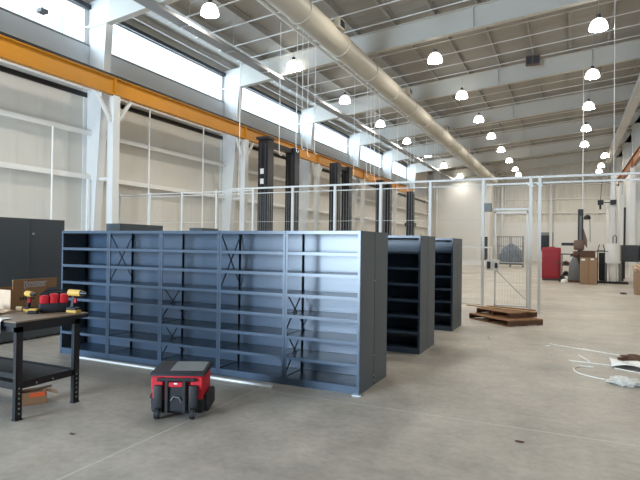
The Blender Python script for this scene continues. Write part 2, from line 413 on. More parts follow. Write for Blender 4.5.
tag(MB().tube([(1.29,20,roof_z(1.29)+.235),(1.30,20,3.4)], .01, 6).build('cable_drop', M['plastic_white']), 'lone straight white cable hanging opposite the windows over the fence rail', 'cable', 'hanging cable drops')
tag(MB().tube([(.55,29.2,roof_z(.55)+.235),(.56,29.2,3.55)], .02, 6).build('cable_drop', M['plastic_white']), 'white cable hanging down to the black machine mast', 'cable', 'hanging cable drops')

# high-bay lamps
LA = [(-11.03,8.6),(-11.03,14.5),(-11.04,20.5),(-11.04,26.4),(-11.1,32.5),(-11.08,38.6),(-11.08,45.1),(-11.05,51.2),(-11.0,59.4)]
LB = [(-5.15,10.4),(-5.15,15.5),(-5.15,22.0),(-5.12,27.9),(-5.12,33.6),(-5.08,39.0),(-5.06,44.7),(-5.02,50.6),(-5.0,56.4),(-5.05,60.6)]
LC = [(.85,9.3),(.85,15.1),(.85,20.95),(.86,26.8),(.87,32.7),(.9,38.7),(.94,44.6)]
LD = [(2.62,50.6),(2.62,56.6),(2.63,60.6)]
LP = LA+LB+LC+LD
def make_lamp():
    t = thing('pendant_lamp', 'x', 'lamp', (0,0,0), 0, 'round high-bay lamps under the roof')
    d = MB(); d.lathe([(.29,-.2),(.31,-.19),(.305,-.13),(.27,.0),(.2,.11),(.1,.17),(0,.175)], n=24); d.build('lamp_shade', M['lamp'], t, smooth=True)
    MB().lathe([(0,-.2),(.29,-.2)], n=24).build('lens', M['lens'], t)
    h = MB(); h.lathe([(0,.165),(.07,.165),(.08,.3),(.03,.34),(0,.34)], n=14); h.build('housing', M['grey_dark'], t, smooth=True)
    MB().cyl((0,0,.34),(0,0,.6),.012,n=6).build('rod', M['zinc'], t)
    return t
base = make_lamp()
rows = [('row by the windows',9),('middle row',10),('row opposite the windows',7),('short row in the distant corner over the clutter',3)]
i = 0
for rn, cnt in rows:
    for k in range(cnt):
        x, y = LP[i]
        lab = 'glowing round high-bay lamp, %s in the %s' % (ORD[k], rn)
        o = base if i == 0 else dup(base)
        o.location = (x,y,9.5); o['label'] = lab
        rod = [c for c in kids(o) if c.name.startswith('rod')][0]
        L = roof_z(x)+.2-9.5-.34
        me = MB().cyl((0,0,.34),(0,0,.34+L),.012,n=6)
        m_ = bpy.data.meshes.new('rod'); m_.from_pydata(me.v,[],me.f); m_.materials.append(M['zinc']); rod.data = m_
        i += 1
# small fittings
t = thing('sensor_lamp', 'small grey sensor hanging on a cord before the first ribbon window', 'sensor', (-14.0,10.5,8.3))
MB().box((-.12,-.12,-.04),(.12,.12,.08)).build('body', M['grey'], t, bevel=.02); MB().cyl((0,0,.08),(0,0,1.5),.012,n=6).build('cord', M['zinc'], t)
t = thing('unit_heater', 'small brown two-panel heater box on the third rafter', 'heater', (-1.7,27.7,10.65))
MB().box((-.32,-.2,-.2),(.32,.0,.25)).build('body', M['brown_machine'], t, bevel=.02)
for s in (-.16,.16): MB().box((s-.12,-.22,-.15),(s+.12,-.2,.2)).build('panel', M['grey_dark'], t)

# ------------------------------------------------------------------ wire mesh fence and gate
FY = 14.2; FZ = 3.33
fx = [-14.618+1.401*k for k in range(10)] + [-.89, -.68]
fx[9] = -2.03
t = thing('mesh_fence', 'long white wire mesh safety fence across the hall with overhead rail', 'fence', (0,FY,0))
for x in fx:
    z = FZ if x > -9 else 3.33
    p = MB(); p.box((x-.034,-.034,.01),(x+.034,.034,z)); p.box((x-.1,-.08,0),(x+.1,.08,.012)); p.build('fence_post', M['mesh'], t)
for a, b in zip(fx[:-1], fx[1:]):
    if a == fx[9] or a > -1.5: continue
    m = MB(); a2, b2 = a+.05, b-.05
    nx = int((b2-a2)/.075)
    for q in range(nx+1):
        x = a2+(b2-a2)*q/nx; m.box((x-.0015,-.0015,.12),(x+.0015,.0015,3.2))
    for z in (.12,.9,1.6,2.3,3.2):
        m.box((a2,-.004,z-.004),(b2,.004,z+.004))
    fr = 3.2
    m.box((a2,-.012,.1),(b2,.012,.125)); m.box((a2,-.012,fr-.02),(b2,.012,fr))
    m.build('mesh_panel', M['mesh'], t)
MB().bar((-9.9,0,FZ+.02),(4.5,0,FZ+.02),.05,.05).build('top_rail', M['mesh'], t)
MB().bar((-2.0,.05,FZ-.12),(4.5,.05,FZ-.12),.03,.04).build('sliding_track', M['mesh'], t)
MB().box((-14.6,-.015,3.27),(-9.0,.015,3.3)).build('top_rail', M['mesh'], t)
# mesh above the gate
m = MB()
for q in range(14): x = -1.98+1.06*q/13; m.box((x-.002,-.002,2.62),(x+.002,.002,3.2))
m.box((-1.98,-.025,2.54),(-.93,.025,2.59)); m.box((-1.98,-.012,3.18),(-.93,.012,3.2)); m.build('header_panel', M['mesh'], t)
for s, xx in ((1,-.89),(-1,-.68)):
    MB().prism([(xx-.07,3.15),(xx+.07,3.1),(xx,3.36)], 'y', -.05, .05).build('post_cap', M['mesh'], t)
g = thing('fence_gate', 'white mesh gate with lock box in the safety fence behind the pallet', 'gate', (-1.74,FY-.02,0))
b = MB(); W = .8
b.box((0,-.02,.1),(.035,.02,2.5)); b.box((W-.035,-.02,.1),(W,.02,2.5)); b.box((0,-.02,.1),(W,.02,.135)); b.box((0,-.02,2.465),(W,.02,2.5)); b.box((0,-.015,1.2),(W,.015,1.225)); b.build('gate_frame', M['mesh'], g)
m = MB()
for q in range(1, 11): m.box((.05+.07*q-.002,-.002,.15),(.05+.07*q+.002,.002,2.45))
for z in (.7,1.75,2.1): m.box((.05,-.004,z-.004),(W-.05,.004,z+.004))
m.bar((.05,0,1.0),(W-.05,0,.3),.006,.02); m.build('mesh_panel', M['mesh'], g)
lk = MB().box((-.2,-.06,1.0),(.12,-.021,1.28)).build('lock_plate', M['plastic_white'], g)
MB().box((-.17,-.09,1.05),(-.09,-.061,1.23)).build('lock_box', M['grey_dark'], lk); MB().box((.02,-.09,1.07),(.08,-.061,1.2)).build('lock_box', M['grey_dark'], lk)
tag(MB().box((-1.99,FY-.14,2.5),(-1.81,FY-.045,2.72)).build('control_box', M['grey'], bevel=.008), 'small grey control box high on the fence post beside the gate', 'control box')

# ------------------------------------------------------------------ black towers
def tower(bay, ya, yb, topz, lab, bar=True, w=.52):
    t = thing('lifting_tower', lab, 'tower', (-12.5,ya,0), 0, 'black towers behind the fence')
    ys = [0] if yb is None else [0, yb-ya]
    for k, y in enumerate(ys):
        b = MB(); b.box((-w/2,y,.03),(w/2,y+w,topz)); 
        p = b.build('tower_post', M['tower'], t, bevel=.02)
        s = MB()
        for xx in (-.12,.12): s.box((xx-.025,y-.02,.2),(xx+.025,y,topz-.2))
        s.build('guide_rail', M['grey_dark'], p)
        MB().box((-w/2-.2,y-.2,0),(w/2+.2,y+w+.2,.03)).build('base_plate', M['tower'], t)
    if yb is not None:
        MB().box((-.1,w,topz-.28),(.14,yb-ya,topz-.06)).build('top_arm', M['tower'], t)
    return t
t = tower(0, 20.45, 23.0, 6.35, 'pair of black towers joined by an arm, with two white notices')
for z in (4.75,4.3): MB().box((-.12,-.03,z),(.06,-.021,z+.24)).build('notice', M['plastic_white'], t)
MB().box((-.3,-.12,6.3),(.35,.4,6.42)).build('cap', M['tower'], t)
tower(1, 28.3, 30.1, 6.4, 'pair of black towers standing close together behind the tall fence posts')
tower(2, 36.5, 38.2, 6.35, 'third set of black towers counted from the camera, before the partition')
t = tower(3, 44.6, None, 6.3, 'lone dark slim tower standing before the bare end of the windowed wall', w=.6)
MB().box((-.42,-.05,3.3),(.42,.65,3.6)).build('carriage', M['tower'], t)

# ------------------------------------------------------------------ steel shelving
UW, UD, UH = .9165, .457, 1.757
def shelf_mb(w, d, z, lip):
    b = MB(); b.box((.012,.006,z-.006),(w-.012,d-.006,z)); b.box((.031,.0005,z-lip),(w-.031,.012,z)); b.box((.012,d-.018,z-lip),(w-.012,d-.006,z)); 
    return b
def make_unit(label, w=UW, d=UD, h=UH, n=7, side=(False,False), brace=None, back=True, m='shelf', group='grey steel shelving units', name='shelving_unit'):
    t = thing(name, label, 'shelving', (0,0,0), 0, group)
    mt = M[m]; pw = .03
    for k, (x, y, sx, sy) in enumerate(((0,0,1,1),(w,0,-1,1),(0,d,1,-1),(w,d,-1,-1))):
        p = MB(); p.box((min(x,x+sx*pw),min(y,y+sy*.003),0),(max(x,x+sx*pw),max(y,y+sy*.003),h)); p.box((min(x,x+sx*.003),min(y,y+sy*.04),0),(max(x,x+sx*.003),max(y,y+sy*.04),h))
        p.build('post', mt if sy > 0 else M['brace'] if back and m == 'shelf' else mt, t)  # rear posts take the darker colour with shade painted in
    for k in range(n+1):
        z = .085+(h-.087)*k/n
        shelf_mb(w, d, z, .036 if k else .03).build('shelf', mt, t)
    MB().box((.004,.004,.0),(w-.004,.016,.056)).build('kick_plate', mt, t)
    if back: MB().box((.004,d-.004,.03),(w-.004,d-.001,h)).build('back_panel', mt, t)
    for s, x in zip(side, (-.002, w-.001)):
        if s: MB().box((x,.0,.0),(x+.003,d,h)).build('side_panel', M['shelf_side'], t)
    if brace:
        for z0, z1 in brace:
            b = MB(); x = .012
            b.bar((x,.01,z0),(x,d-.01,z1),.004,.016,(1,0,0)); b.bar((x+.005,.01,z1),(x+.005,d-.01,z0),.004,.016,(1,0,0))
            b.build('cross_brace', M['brace'], t)
    return t
XL = -2.0-5*UW - .025
XR = XL+5*UW
R1 = 5.33
names = ['solid-sided end unit', 'second unit', 'middle unit', 'fourth unit', 'corner unit with bright reflections']
br = [None, [(1.05,1.72)], [(.62,1.05),(.12,.6)], [(1.05,1.72)], [(.62,1.05),(.12,.6)]]
labs = ['grey open shelving unit at the tool bench end of the front row',
        'grey open shelving unit with upper cross brace, second from the tool bench',
        'grey open shelving unit in the middle of the front row behind the red tool bag',
        'grey open shelving unit, fourth from the tool bench in the front row',
        'grey open shelving unit with glossy reflections at the open floor end of the front row']
for k in range(5):
    o = make_unit(labs[k], side=(k == 0, k == 4), brace=br[k]); o.location = (XL+k*UW,R1,0)
    if k == 4:
        for z in (.35,.12,.06,1.2): MB().cyl((UW,UD-.012,z),(UW+.012,UD-.012,z),.008,n=8).build('bolt', M['zinc'], o)
        tag(MB().box((0,0,0),(.1,.08,.008)).build('floor_anchor', M['zinc'], loc=(XR-.06,R1-.05,0)), 'small bright anchor plate on the floor under the front row corner', 'anchor plate')
o = make_unit('closed end panel of the unit standing back to back with the front row corner', side=(True,False)); o.location = (XR,R1+2*UD+.012,0); o.rotation_euler.z = PI
for y, labf, labb in ((7.74,'dark grey shelving unit ending the second row, shelves empty','unit standing back to back with the second row end'),
                      (10.15,'dark grey shelving unit ending the third row beside the pallet','unit standing back to back with the third row end')):
    o = make_unit(labf, side=(False,True)); o.location = (XR,y,0); o.location.x = XR-UW+.03
    o = make_unit(labb, side=(True,False)); o.location = (XR+.03,y+2*UD+.012,0); o.rotation_euler.z = PI
PL = ('second','third','fourth','fifth')
for y, row in ((7.74,'second'),(10.15,'third')):
    for k in range(4):
        o = make_unit('dark grey shelving unit inside the %s row, %s from its open floor end' % (row, PL[k])); o.location = (XR-UW+.03-(k+1)*(UW+.001),y,0)
for k in range(4):
    o = make_unit('grey shelving unit on the aisle face of the front row, %s from the corner' % PL[k]); o.location = (XR-(k+1)*(UW+.001),R1+2*UD+.012,0); o.rotation_euler.z = PI
# taller double rows with closed ends across the aisle
for k, (ys, wd) in enumerate((((5.16,5.79),.63),((7.67,8.27),.6),((10.2,),.65),((12.85,13.45),.6))):
    for q, y in enumerate(ys):
        lab = 'dark grey back panel of tall shelving across the aisle, run %s, panel %s' % (('one','two','three','four')[k], ('one','two')[q])
        o = make_unit(lab, w=wd, d=.36, h=1.965, n=7, side=(True,True), m='shelf_dark', group='tall shelving across the aisle', name='tall_shelving_unit')
        o.location = (-7.9-.36,y+wd-.004*(1-q),0); o.rotation_euler.z = -PI/2
        if k == 0 and q == 1: MB().cyl((wd-.04,.36,1.72),(wd-.04,.375,1.72),.018,n=10).build('bolt', M['zinc'], o)
tag(MB().bar((-6.1,5.23,.011),(-3.0,5.17,.011),.035,.02).build('plastic_strip', M['plastic_white']), 'long white strip lying on the floor along the front shelving row', 'strip')

# ------------------------------------------------------------------ workbench
BX, BY0, BY1, BZ, BL = -4.43, 3.13, 3.80, .885, 1.75
t = thing('workbench', 'black steel workbench with worn wooden top and perforated legs', 'workbench', (BX,BY0,0))
D = BY1-BY0
MB().box((-BL,-.02,BZ-.014),(.012,D+.09,BZ)).build('bench_top', M['wood_top'], t, bevel=.003)
MB().box((-BL,-.02,BZ-.05),(.01,D+.09,BZ-.014)).build('top_edge', M['black'], t)
a = MB(); a.box((-BL+.02,0,BZ-.1),(0,.02,BZ-.03)); a.box((-BL+.02,D-.02,BZ-.1),(0,D,BZ-.03)); a.box((-.02,0,BZ-.1),(0,D,BZ-.03)); a.box((-BL+.02,0,BZ-.1),(-BL+.04,D,BZ-.03)); a.build('apron', M['black'], t)
for x in (-.045, -BL+.02):
    for y in (0, D-.06):
        p = MB(); p.box((x,y,0),(x+.045,y+.005,BZ-.03)); p.box((x+.04 if x > -1 else x,y,0),(x+.045 if x > -1 else x+.005,y+.06,BZ-.03)); p.box((x-.005,y-.005,0),(x+.05,y+.065,.012))
        lg = p.build('leg', M['black'], t)
        h = MB()
        for q in range(6):
            if x > -1: h.cyl((x+.0445,y+.03,.06+q*.045),(x+.0465,y+.03,.06+q*.045),.008,n=8)
        if h.v: h.build('adjustment_holes', M['zinc'], lg)
sh = MB(); sh.box((-BL+.04,.02,.30),(-.03,D-.02,.315)); sh.box((-BL+.04,.01,.27),(-.03,.025,.335)); sh.box((-BL+.04,D-.025,.27),(-.03,D-.01,.335)); sh.box((-.035,.01,.27),(-.02,D-.01,.335)); sh.build('lower_shelf', M['black'], t)
for y, z in ((.09,.845),(D-.09,.845),(.2,.3),(D-.3,.3)): MB().cyl((0,y,z),(.006,y,z),.009,n=8).build('bolt', M['zinc'], t)
for q in (.36,.6): MB().box((-BL+.04,.03,q),(-.06,.05,q+.05)).build('brace_rail', M['black'], t) if q < .5 else None

# cardboard box with raised flap
t = thing('cardboard_box', 'open brown cardboard box with raised flap and pale script on the workbench', 'box', (-5.23,3.62,BZ))
b = MB(); w_, d_, h_ = .42,.42,.205
b.box((-w_,0,0),(0,d_,.006)); b.box((-.006,0,0),(0,d_,h_)); b.box((-w_,d_-.006,0),(0,d_,h_)); b.box((-w_,0,0),(-w_+.006,d_,h_)); b.build('box_body', M['card'], t)
MB().box((-w_,-.004,0),(0,.002,h_)).build('lit_end_face', M['card_pale'], t)  # side facing the door, daylight painted in as paler board
fl = MB(); fl.box((-.006,.02,h_),(.0,d_+.12,h_+.095)); fl.box((-.012,.02,h_+.09),(.006,d_+.12,h_+.104)); f_ = fl.build('flap', M['card'], t)
pts = []
for q in range(0, 90):
    s = q/89; pts.append((.003, .14+.26*s+.022*math.sin(q*.5), h_+.045+.026*math.cos(q*.5)*(1 if q > 12 else 1.5)))
MB().tube(pts, .005, 5).build('script', M['ink'], f_)
m = MB()
for q in range(6): m.box((.0,.1+.03*q,.09),(.0015,.12+.03*q,.125))
m.build('printed_marks', M['ink_dark'], t)

def wavy(nx, ny, fn):
    b = MB(); v = [fn(i/nx, j/ny) for j in range(ny+1) for i in range(nx+1)]
    f = [(j*(nx+1)+i, j*(nx+1)+i+1, (j+1)*(nx+1)+i+1, (j+1)*(nx+1)+i) for j in range(ny) for i in range(nx)]
    b.add(v, f); return b
def sheet(name, mt, nx, ny, fn, thick=.003):
    o = wavy(nx, ny, fn).build(name, mt, smooth=True)
    md = o.modifiers.new('thick', 'SOLIDIFY'); md.thickness = thick; md.offset = 1
    return o
tag(sheet('kraft_paper', M['paper'], 16, 10, lambda u, v: (-5.3+.38*u-.1*v, 3.16+.34*v, BZ+.012+.05*abs(math.sin(3*u+5*v))*(.4+.6*v)*(1-u*.7))), 'crumpled pale kraft paper lying on the workbench before the cardboard box', 'paper')
def drape(u, v):
    s = v*.2
    x = -4.95+.36*u
    y = 3.20-min(s,.105)-.012*math.sin(8*u)*(v > .5); z = BZ+.006-(max(0, s-.1))*(1-.25*math.sin(5*u))
    return (x, y, z+.003*math.sin(9*u))
tag(sheet('plastic_sheet', M['plastic_white'], 16, 12, drape), 'white plastic sheet hanging over the edge of the workbench', 'plastic sheet')

def drill(label, loc, rz, s=1):
    t = thing('cordless_drill', label, 'drill', loc, rz, 'yellow and black cordless drills'); t.scale = (s,s,s)
    MB().cyl((-.09,0,.2),(.06,0,.2),.034,.032,14).build('motor_body', M['drill'], t, smooth=True)
    MB().cyl((.06,0,.2),(.13,0,.2),.026,.014,12).build('chuck', M['black'], t, smooth=True)
    MB().bar((-.03,0,.17),(-.05,0,.05),.036,.045,(1,0,0)).build('grip', M['black'], t, bevel=.01)
    MB().box((-.1,-.038,.0),(.03,.038,.03)).build('battery', M['drill'], t, bevel=.008)
    MB().box((-.1,-.036,.03),(.02,.036,.055)).build('battery_socket', M['black'], t, bevel=.006)
    MB().box((-.02,-.012,.1),(.0,.012,.15)).build('trigger', M['red'], t, bevel=.004)
drill('yellow cordless drill standing before the cardboard box on the workbench', (-4.93,3.62,BZ), math.radians(-15), .9)
drill('yellow cordless drill standing beyond the red tool bag at the bench corner', (-4.485,3.80,BZ), math.radians(5), 1.0)
t = thing('tool_pouch', 'red and black open tool pouch standing on the workbench between two drills', 'tool bag', (-4.74,3.735,BZ), math.radians(58))
MB().box((-.13,-.065,0),(.14,.065,.1)).build('pouch_base', M['fabric'], t, bevel=.025, smooth=True)
for x, h in ((-.083,.175),(.005,.19),(.093,.185)):
    MB().box((x-.042,-.06,.085),(x+.042,.01,h)).build('pocket', M['red'], t, bevel=.02, smooth=True)
MB().box((-.12,.01,.085),(.13,.06,.2)).build('back_pocket', M['fabric'], t, bevel=.02, smooth=True)
MB().tube([(-.1,.035,.19),(-.06,.035,.215),(.08,.035,.215),(.12,.035,.19)], .01).build('handle', M['fabric'], t, smooth=True)
t = thing('battery_pack', 'small black and yellow battery pack lying before the tool pouch', 'battery', (-4.79,3.55,BZ), .6)
MB().box((-.045,-.03,0),(.045,.03,.03)).build('case', M['black'], t, bevel=.006); MB().box((-.04,-.026,.03),(.04,.026,.05)).build('top', M['drill'], t, bevel=.006)
tag(MB().box((-.03,-.02,0),(.03,.02,.045)).build('wooden_block', M['wood_pale'], bevel=.004, loc=(-5.09,3.62,BZ), rotz=.5), 'small pale wooden block beside the drill on the workbench', 'block')

# open carton below the bench
t = thing('open_carton', 'small open cardboard carton with orange label on the floor under the workbench', 'box', (-4.74,3.52,0), math.radians(62))
b = MB(); b.box((-.13,-.0,0),(.13,.006,.125)); b.box((-.13,.16,0),(.13,.166,.125)); b.box((-.13,0,0),(-.124,.166,.125)); b.box((.124,0,0),(.13,.166,.125)); b.box((-.13,0,0),(.13,.166,.006)); b.build('carton_body', M['card'], t)
MB().box((-.02,-.002,.075),(.11,.0,.115)).build('label', M['orange'], t)
MB().bar((.13,.08,.12),(.24,.06,.07),.16,.004).build('flap', M['card_pale'], t)
MB().bar((-.12,.166,.125),(-.12,.2,.18),.24,.004).build('flap', M['card'], t) if False else None
tag(MB().cyl((0,0,0),(0.16,.0,.02),.012,n=8).build('steel_anchor', M['brown_machine'], loc=(-4.80,3.58,.1252), rotz=1.1), 'brown metal rod lying in the open carton under the workbench', 'rod')

# ------------------------------------------------------------------ rolling tool bag
t = thing('rolling_tool_bag', 'red and black wheeled tool bag standing on the concrete before the shelving', 'tool bag', (-3.34,4.05,0), math.radians(26))
bw, bd = .24, .19
MB().prism([(-bw,.03),(bw,.03),(bw+.012,.17),(-bw-.012,.17)], 'y', -bd, bd+.02).build('shell', M['fabric'], t, bevel=.03, smooth=True)
MB().box((-bw+.005,-bd+.005,.15),(bw-.005,bd,.385)).build('bag_body', M['red'], t, bevel=.025, smooth=True)
ld = MB().prism([(-bd-.01,.375),(bd+.02,.375),(bd+.01,.435),(-bd+.0,.405)], 'x', -bw-.012, bw+.012).build('lid', M['fabric'], t, bevel=.015, smooth=True)
MB().add([(-bw*.35,-bd+.07,.412),(bw*.92,-bd+.07,.412),(bw*.92,bd-.03,.4335),(-bw*.35,bd-.03,.4335)], [(0,1,2,3)]).build('lid_panel', M['grey_fabric'], ld).modifiers.new('t','SOLIDIFY').thickness = .006
for x in (-.165, .155):
    MB().box((x-.04,-bd-.05,.06),(x+.04,-bd+.01,.3)).build('wheel_guard', M['rubber'], t, bevel=.012, smooth=True)
    wl = MB().cyl((x-.018,-bd-.055,.05),(x+.018,-bd-.055,.05),.05,n=18).build('wheel', M['rubber'], t, smooth=True)
    MB().cyl((x-.02,-bd-.055,.05),(x+.02,-bd-.055,.05),.03,n=14).build('hub', M['zinc'], wl)
for x in (-.085, .075): MB().box((x-.014,-bd-.05,.05),(x+.014,-bd-.01,.36)).build('handle_rail', M['rubber'], t, bevel=.005)
MB().box((-.1,-bd-.03,.06),(.1,-bd+.0,.3)).build('back_plate', M['fabric'], t, bevel=.01)
hd = MB(); hd.box((-.18,-bd-.05,.335),(.18,-bd-.01,.365)); hd.build('pull_handle', M['rubber'], t, bevel=.012)
em = MB().box((-.07,-bd-.045,.285),(.06,-bd-.02,.33)).build('badge', M['red'], t, bevel=.008); MB().box((-.02,-bd-.048,.312),(.012,-bd-.044,.324)).build('mark', M['plastic_white'], em)
for x in (-.18, .18): MB().box((x-.055,-bd-.02,.26),(x+.055,-bd+.01,.37)).build('corner_pad', M['red'], t, bevel=.012)
MB().box((bw-.005,-bd+.04,.04),(bw+.045,bd-.02,.2)).build('side_pocket', M['fabric'], t, bevel=.02, smooth=True)
lp = MB(); lp.tube([(-.05,-bd-.03,.16),(-.02,-bd-.045,.2),(.03,-bd-.045,.19),(.05,-bd-.03,.14)], .008); lp.build('grab_loop', M['grey'], t)
MB().box((-bw-.04,-.1,.14),(-bw-.002,.05,.18)).build('side_strap', M['fabric'], t, bevel=.01)

# ------------------------------------------------------------------ pallets
def pallet(label, loc, rz, w=1.15, d=.85):
    t = thing('wooden_pallet', label, 'pallet', loc, rz)
    a = MB()
    for k in range(6): y = d*k/6; a.box((0,y,.1),(w,y+d/6-.035,.12))
    a.build('deck', M['wood'], t)
    for x in (0, w/2-.02, w-.04): MB().box((x,0,.018),(x+.04,d-.03,.1)).build('stringer', M['wood_dark'], t)
    b = MB()
    for y in (0, d/2-.05, d-.13): b.box((0,y,0),(w,y+.1,.018))
    b.build('bottom_deck', M['wood'], t)
pallet('weathered wooden pallet lying flat on the floor before the fence gate', (-2.03,12.2,0), math.radians(-44), 1.28, .92)
pallet('smaller wooden pallet stacked on top before the fence gate', (-1.88,12.28,.12), math.radians(-40), 1.0, .8)
tag(MB().box((0,0,0),(1.6,.1,.022)).build('loose_plank', M['wood_pale'], loc=(-2.15,12.55,.2405), rotz=math.radians(-22)), 'long pale plank lying across the stacked pallets', 'plank', 'loose planks on the pallets')
tag(MB().box((0,0,0),(1.1,.09,.022)).build('loose_plank', M['wood'], loc=(-1.72,12.62,.2405), rotz=math.radians(-18)), 'short brown plank lying behind the long one on the pallets', 'plank', 'loose planks on the pallets')

# ------------------------------------------------------------------ packing waste on the floor
def lump(name, mt, loc, sx, sy, sz, seed, label, cat, amp=.35):
    import bmesh
    b = bmesh.new(); bmesh.ops.create_icosphere(b, subdivisions=4, radius=1)
    for v in b.verts:
        n = noise.noise(v.co*2.3+Vector((seed,0,0)))+.6*noise.noise(v.co*5+Vector((0,seed,0)))
        v.co *= 1+amp*n
        v.co.x *= sx; v.co.y *= sy; v.co.z = max(-.0, v.co.z*sz+sz*.55)
    me = bpy.data.meshes.new(name); b.to_mesh(me); b.free(); me.materials.append(mt)
    o = bpy.data.objects.new(name, me); COL.objects.link(o); o.location = loc
    return tag(o, label, cat)
lump('plastic_bag', M['wrap'], (.60,7.22,.001), .17,.13,.055, 3, 'crumpled clear plastic bag lying on the concrete beside the straps', 'plastic bag')
tag(sheet('packing_sheet', M['plastic_white'], 16, 10, lambda u, v: (.52+.55*u, 8.15+.5*v-.15*u, .015+.05*abs(math.sin(4*u+2*v))*(1-v*.4))), 'white foam packing sheet rumpled on the concrete floor', 'packing sheet')
lump('paper_scrap', M['wood_dark'], (.86,8.75,.001), .2,.12,.06, 9, 'dark brown paper scrap lying behind the white packing sheet', 'scrap')
straps = [([(.0,8.34),(.25,8.3),(.55,8.25)], 'straight pale strap leading into the white packing sheet'),
          ([(.13,8.72),(.2,8.5),(.26,8.3)], 'short bent strap end crossing the straight strap'),
          ([(.40,7.34),(.25,7.42),(.1,7.58),(.06,7.8),(.14,8.0),(.3,8.02)], 'looped pale strap curling from the clear plastic bag'),
          ([(.2,9.4),(.5,9.2),(.8,9.1),(1.1,9.1)], 'wavy pale strap behind the packing sheet'),
          ([(-.3,9.62),(-.1,9.5),(.3,9.3)], 'thin strap lying apart on the floor toward the pallets'),
          ([(.82,7.38),(.95,7.5),(1.2,7.6)], 'pale strap running away from the clear plastic bag'),
          ([(.55,8.1),(.8,7.95),(1.1,7.8)], 'bluish strap in front of the packing sheet')]
def smoothpts(p, n=8):
    out = []
    P = [p[0]]+list(p)+[p[-1]]
    for i in range(1, len(P)-2):
        for q in range(n):
            s = q/n; a, b, c, d = [Vector((*x, 0)) for x in P[i-1:i+3]]
            out.append(.5*((2*b)+(c-a)*s+(2*a-5*b+4*c-d)*s*s+(3*b-a-3*c+d)*s**3))
    out.append(Vector((*p[-1],0))); return out
for p, lab in straps:
    tag(MB().tube([(q.x,q.y,.0265 if lab.startswith('short') else .0085) for q in smoothpts(p)], .008, 6).build('packing_strap', M['strap'], smooth=True), lab, 'strap', 'packing straps on the floor')
for (x, y, lab, mt, s) in ((-.36,4.67,'small brown wood chip lying alone on the open concrete','wood_dark',.022),(-3.73,3.14,'tiny dark twig on the floor before the workbench','wood_dark',.018),
                       (-1.27,9.74,'white paper bit on the floor toward the pallets','plastic_white',.025),(-.31,9.43,'white paper bit lying at the thin strap','plastic_white',.025)):
    o = lump('floor_scrap', M[mt], (x,y,.001), s*1.6,s*.7,s*.3, x, lab, 'scrap')

# ------------------------------------------------------------------ clutter at the end of the hall
t = thing('red_cabinet', 'dark red tall storage cabinet standing beyond the fence opening', 'cabinet', (-1.25,28.4,0))
MB().box((0,0,.08),(.86,.6,1.62)).build('body', M['red_steel'], t, bevel=.04, smooth=True); MB().box((.02,.02,0),(.84,.58,.09)).build('plinth', M['grey_dark'], t)
MB().box((.1,-.012,.2),(.76,0,1.5)).build('door', M['red_steel'], t, bevel=.005); MB().box((.66,-.03,.75),(.69,-.012,1.0)).build('handle', M['grey_dark'], t)
MB().box((.25,.1,1.6),(.6,.5,1.66)).build('top_recess', M['red_steel'], t, bevel=.02)
t = thing('parts_rack', 'dark low rack of machine parts between the red cabinet and grey load', 'rack', (-.36,28.2,0))
MB().box((0,0,.75),(.75,.6,.8)).build('shelf', M['grey_dark'], t); MB().box((0,0,.25),(.75,.6,.3)).build('shelf', M['grey_dark'], t); 
for x in (0,.71):
    for y in (0,.56): MB().box((x,y,0),(x+.04,y+.04,1.3)).build('post', M['grey_dark'], t)
MB().box((-.02,-.02,1.28),(.77,.62,1.33)).build('top', M['grey_dark'], t)
for k, (x, z, r, mt, nm) in enumerate(((.2,.8,.13,'wood_dark','brown'),(.54,.8,.12,'grey','grey'),(.2,.3,.14,'black','black'),(.55,.3,.11,'plastic_white','white'))):
    o = lump('machine_part', M[mt], (-.36+x,28.5,z+.001), r,r,r*.8, k*3.3, '%s lump of scrap parts on the dark low rack' % nm, 'part')
t = thing('wrapped_load', 'grey wrapped load on a skid beside the tall cardboard carton', 'load', (-.08,27.4,0))
MB().prism([(0,.1),(.52,.1),(.5,.8),(.38,1.15),(.22,1.2),(.06,.85)], 'y', 0, .6).build('wrap', M['grey'], t, bevel=.04, smooth=True); MB().box((-.03,0,0),(.55,.6,.1)).build('skid', M['wood_dark'], t)
lump('crumpled_paper', M['plastic_white'], (-.22,27.1,.001), .14,.12,.1, 41, 'white crumpled paper on the floor before the grey wrapped load', 'paper')
lump('cloth_heap', M['black'], (-.32,27.55,.001), .14,.12,.2, 47, 'black cloth heap on the floor at the dark low rack', 'cloth')
lump('rag', M['wood_dark'], (.2,27.7,1.2015), .16,.16,.1, 51, 'dark brown rag on top of the grey wrapped load', 'rag')
t = thing('tall_carton', 'tall brown cardboard carton with a dark crate on top', 'box', (.42,26.4,0))
MB().box((0,0,0),(.68,.65,1.19)).build('carton', M['card_far'], t, bevel=.01); MB().box((.05,-.004,1.05),(.2,0,1.13)).build('label', M['plastic_white'], t); MB().box((.42,-.004,1.08),(.55,0,1.15)).build('label', M['plastic_white'], t); MB().box((.3,-.003,0),(.38,0,1.19)).build('tape', M['card'], t)
t = thing('wooden_crate', 'dark wooden crate resting on the tall cardboard carton', 'crate', (.44,26.45,1.19))
MB().box((0,0,0),(.58,.5,.3)).build('crate_body', M['wood_dark'], t, bevel=.01)
for z in (.03,.18): MB().box((-.01,-.015,z),(.59,0,z+.08)).build('slat', M['wood_dark'], t)
t = thing('wire_stand', 'thin black wire stand on top beside the dark crate', 'stand', (1.14,27.0,0))
b = MB()
for x in (0,.28): b.tube([(x,0,0),(x,0,1.5),(x+(.07 if x == 0 else -.07),0,1.78)], .018)
b.tube([(0,0,1.5),(.28,0,1.5)], .018); b.tube([(-.12,0,1.47),(.42,0,1.47)], .018); b.build('frame', M['black'], t)
t = thing('machine_mast', 'tall black machine mast with brown head and sideways arm', 'machine', (.47,29.2,0))
